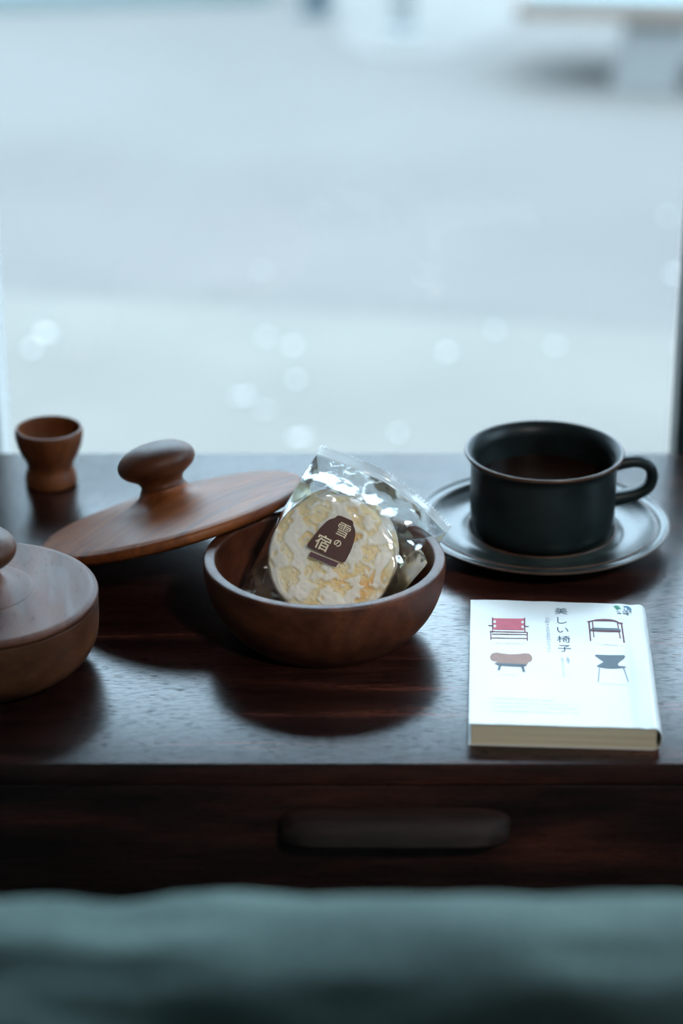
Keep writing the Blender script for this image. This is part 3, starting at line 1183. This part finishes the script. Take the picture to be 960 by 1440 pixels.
def crinkle(x, y, sd):
    w = .25 * noise.noise(Vector((x * 60, y * 60, sd)))
    return sum(tri((x * cx + y * sy) * f + ph + w + sd * .37) for cx, sy, f, ph in CREASE) / 6 * 1.6 + .5 * noise.noise(Vector((x * 130, y * 130, sd)))


MID = -.0062


def film_n(x, y, r_, b, side):
    r0 = min(.0372, b - .0022)
    k = 1 if r_ <= r0 else max(0, (b - r_) / (b - r0))
    k = k * (1.25 - .25 * k)
    k = min(1, k)
    margin = max(0, min(1, (r_ - .034) / .008))
    wr = crinkle(x, y, 1.0 if side > 0 else 4.0)
    amp = .00014 + .0015 * margin * min(1, (b - r_) / .004 + .25)
    shared = .0016 * margin * crinkle(x * .6, y * .6, 9.0)
    up_ = max(0, min(1, (y + .12 * x - .027) / .026))
    up_ = up_ * up_ * (3 - 2 * up_)
    return MID - .0125 * up_ + side * .0142 * k + amp * wr * (.5 + .5 * k) + shared


bm = bmesh.new()
NA, NR = 400, 70
thetas = [2 * math.pi * k / NA for k in range(NA)]
for ox, oy in outline:                      # put a spoke through every corner of the bag
    t_ = math.atan2(oy, ox) % (2 * math.pi)
    j = min(range(NA), key=lambda q_: abs(thetas[q_] - t_))
    thetas[j] = t_
for side in (1, -1):
    rings = []
    for i in range(NR + 1):
        f = i / NR
        ring = []
        for k in range(NA if i else 1):
            b = edge_dist(thetas[k])
            r_ = b * f ** .7
            x, y = r_ * math.cos(thetas[k]), r_ * math.sin(thetas[k])
            ring.append(bm.verts.new((x, y, film_n(x, y, r_, b, side))))
        rings.append(ring)
    for a_, b_ in zip(rings, rings[1:]):
        for k in range(NA):
            j = (k + 1) % NA
            fs = (a_[0], b_[k], b_[j]) if len(a_) == 1 else (a_[k], b_[k], b_[j], a_[j])
            bm.faces.new(fs if side > 0 else fs[::-1])
mesh_obj('film', bm, FILM, wrap, 35)

# crimped top seal with a saw-toothed edge, bending back from the bag
inner = spline([(-.0355, .0525, 0), (-.0136, .0550, 0), (.009, .0555, 0), (.0370, .0500, 0), (.0550, .0440, 0)], 22)
bm = bmesh.new()
rows = []
nI = len(inner)
for i, p_ in enumerate(inner):
    t_ = i / (nI - 1)
    b = edge_dist(math.atan2(p_.y, p_.x))
    z0 = film_n(p_.x, p_.y, b * .999, b, 1)
    tan = (inner[min(i + 1, nI - 1)] - inner[max(i - 1, 0)]).normalized()
    out = Vector((-tan.y, tan.x, 0))
    width = .0062 - .0012 * t_
    row = []
    for k in range(7):
        f = k / 6
        w = width * f + (.0012 * (i % 2) if k == 6 else 0)
        bend = -.0062 * f ** 1.2 * (1 + .35 * math.sin(t_ * 9 + 1)) + .0016 * f * math.sin(t_ * 17) + (.0002 if k % 2 else -.0002)
        row.append(bm.verts.new(Vector((p_.x, p_.y, z0 + bend)) + out * w))
    rows.append(row)
for a_, b_ in zip(rows, rows[1:]):
    for k in range(6):
        bm.faces.new((a_[k], b_[k], b_[k + 1], a_[k + 1]))
bmesh.ops.recalc_face_normals(bm, faces=bm.faces)
mesh_obj('seal', bm, FILM_SEAL, wrap, 30)['label'] = 'crimped saw-toothed top seal'


# printed label on the film: hooded badge, bar below and three characters
def lb(cx, cy):
    """point of the close view of the label -> wrapper coordinates"""
    u, v = 425 + cx / 11.29, 715 + cy / 11.29
    dx, dy = (u - 466) / 2390, (v - 785) / 2390
    return (dx * math.cos(PHI) + dy * math.sin(PHI), dx * math.sin(PHI) - dy * math.cos(PHI))


LZ = .0089


def label_poly(name, polys, mat, z, thick=.00006, parent=None):
    bm = bmesh.new()
    for pl in polys:
        pts_ = [lb(*q_) for q_ in pl]
        a_ = sum(p1[0] * p2[1] - p2[0] * p1[1] for p1, p2 in zip(pts_, pts_[1:] + pts_[:1]))
        plate(bm, pts_ if a_ > 0 else pts_[::-1], z, z + thick)
    bmesh.ops.recalc_face_normals(bm, faces=bm.faces)
    return mesh_obj(name, bm, mat, parent or wrap)


badge = [(82, 575), (80, 600), (92, 622), (300, 722), (590, 852), (640, 866), (672, 858), (700, 820), (755, 715), (790, 630), (825, 520), (845, 420), (838, 345), (812, 275), (808, 222), (790, 200), (700, 160), (620, 126), (575, 118), (545, 128), (520, 156),
         (440, 178), (390, 210), (300, 300), (200, 425), (120, 530)]
bd = label_poly('label', [badge], CHOCO, LZ)
bd['label'] = 'dark brown hood-shaped printed label'
label_poly('label_bar', [[(135, 692), (580, 870), (530, 940), (98, 765)]], PLUM, LZ, parent=bd)['label'] = 'plum bar below the label'
label_poly('label_line', [[(132, 680), (585, 862), (582, 870), (130, 690)], [(575, 868), (586, 872), (545, 935), (534, 932)]], CREAM, LZ - .00003, parent=bd)


def label_char(ch, cx, cy, size, bold):
    x, y = lb(cx, cy)
    src = text_mesh(ch, size)
    bm = bmesh.new()
    for k, (ox, oy) in enumerate(((0, 0), (1, 0), (-1, 0), (0, 1), (0, -1), (.7, .7), (-.7, -.7))):
        vm = {v: bm.verts.new((v.co.x + x + ox * bold, v.co.y + y + oy * bold, LZ + .00012 + k * .000004)) for v in src.verts}
        for f in src.faces:
            bm.faces.new([vm[v] for v in f.verts])
    src.free()
    bmesh.ops.recalc_face_normals(bm, faces=bm.faces)
    for f in bm.faces:
        if f.normal.z < 0:
            f.normal_flip()
    return mesh_obj('label_character', bm, CREAM, bd)


label_char('雪', 650, 355, .0090, .00003)
label_char('の', 560, 560, .0050, .00012)
label_char('宿', 325, 550, .0096, .00012)
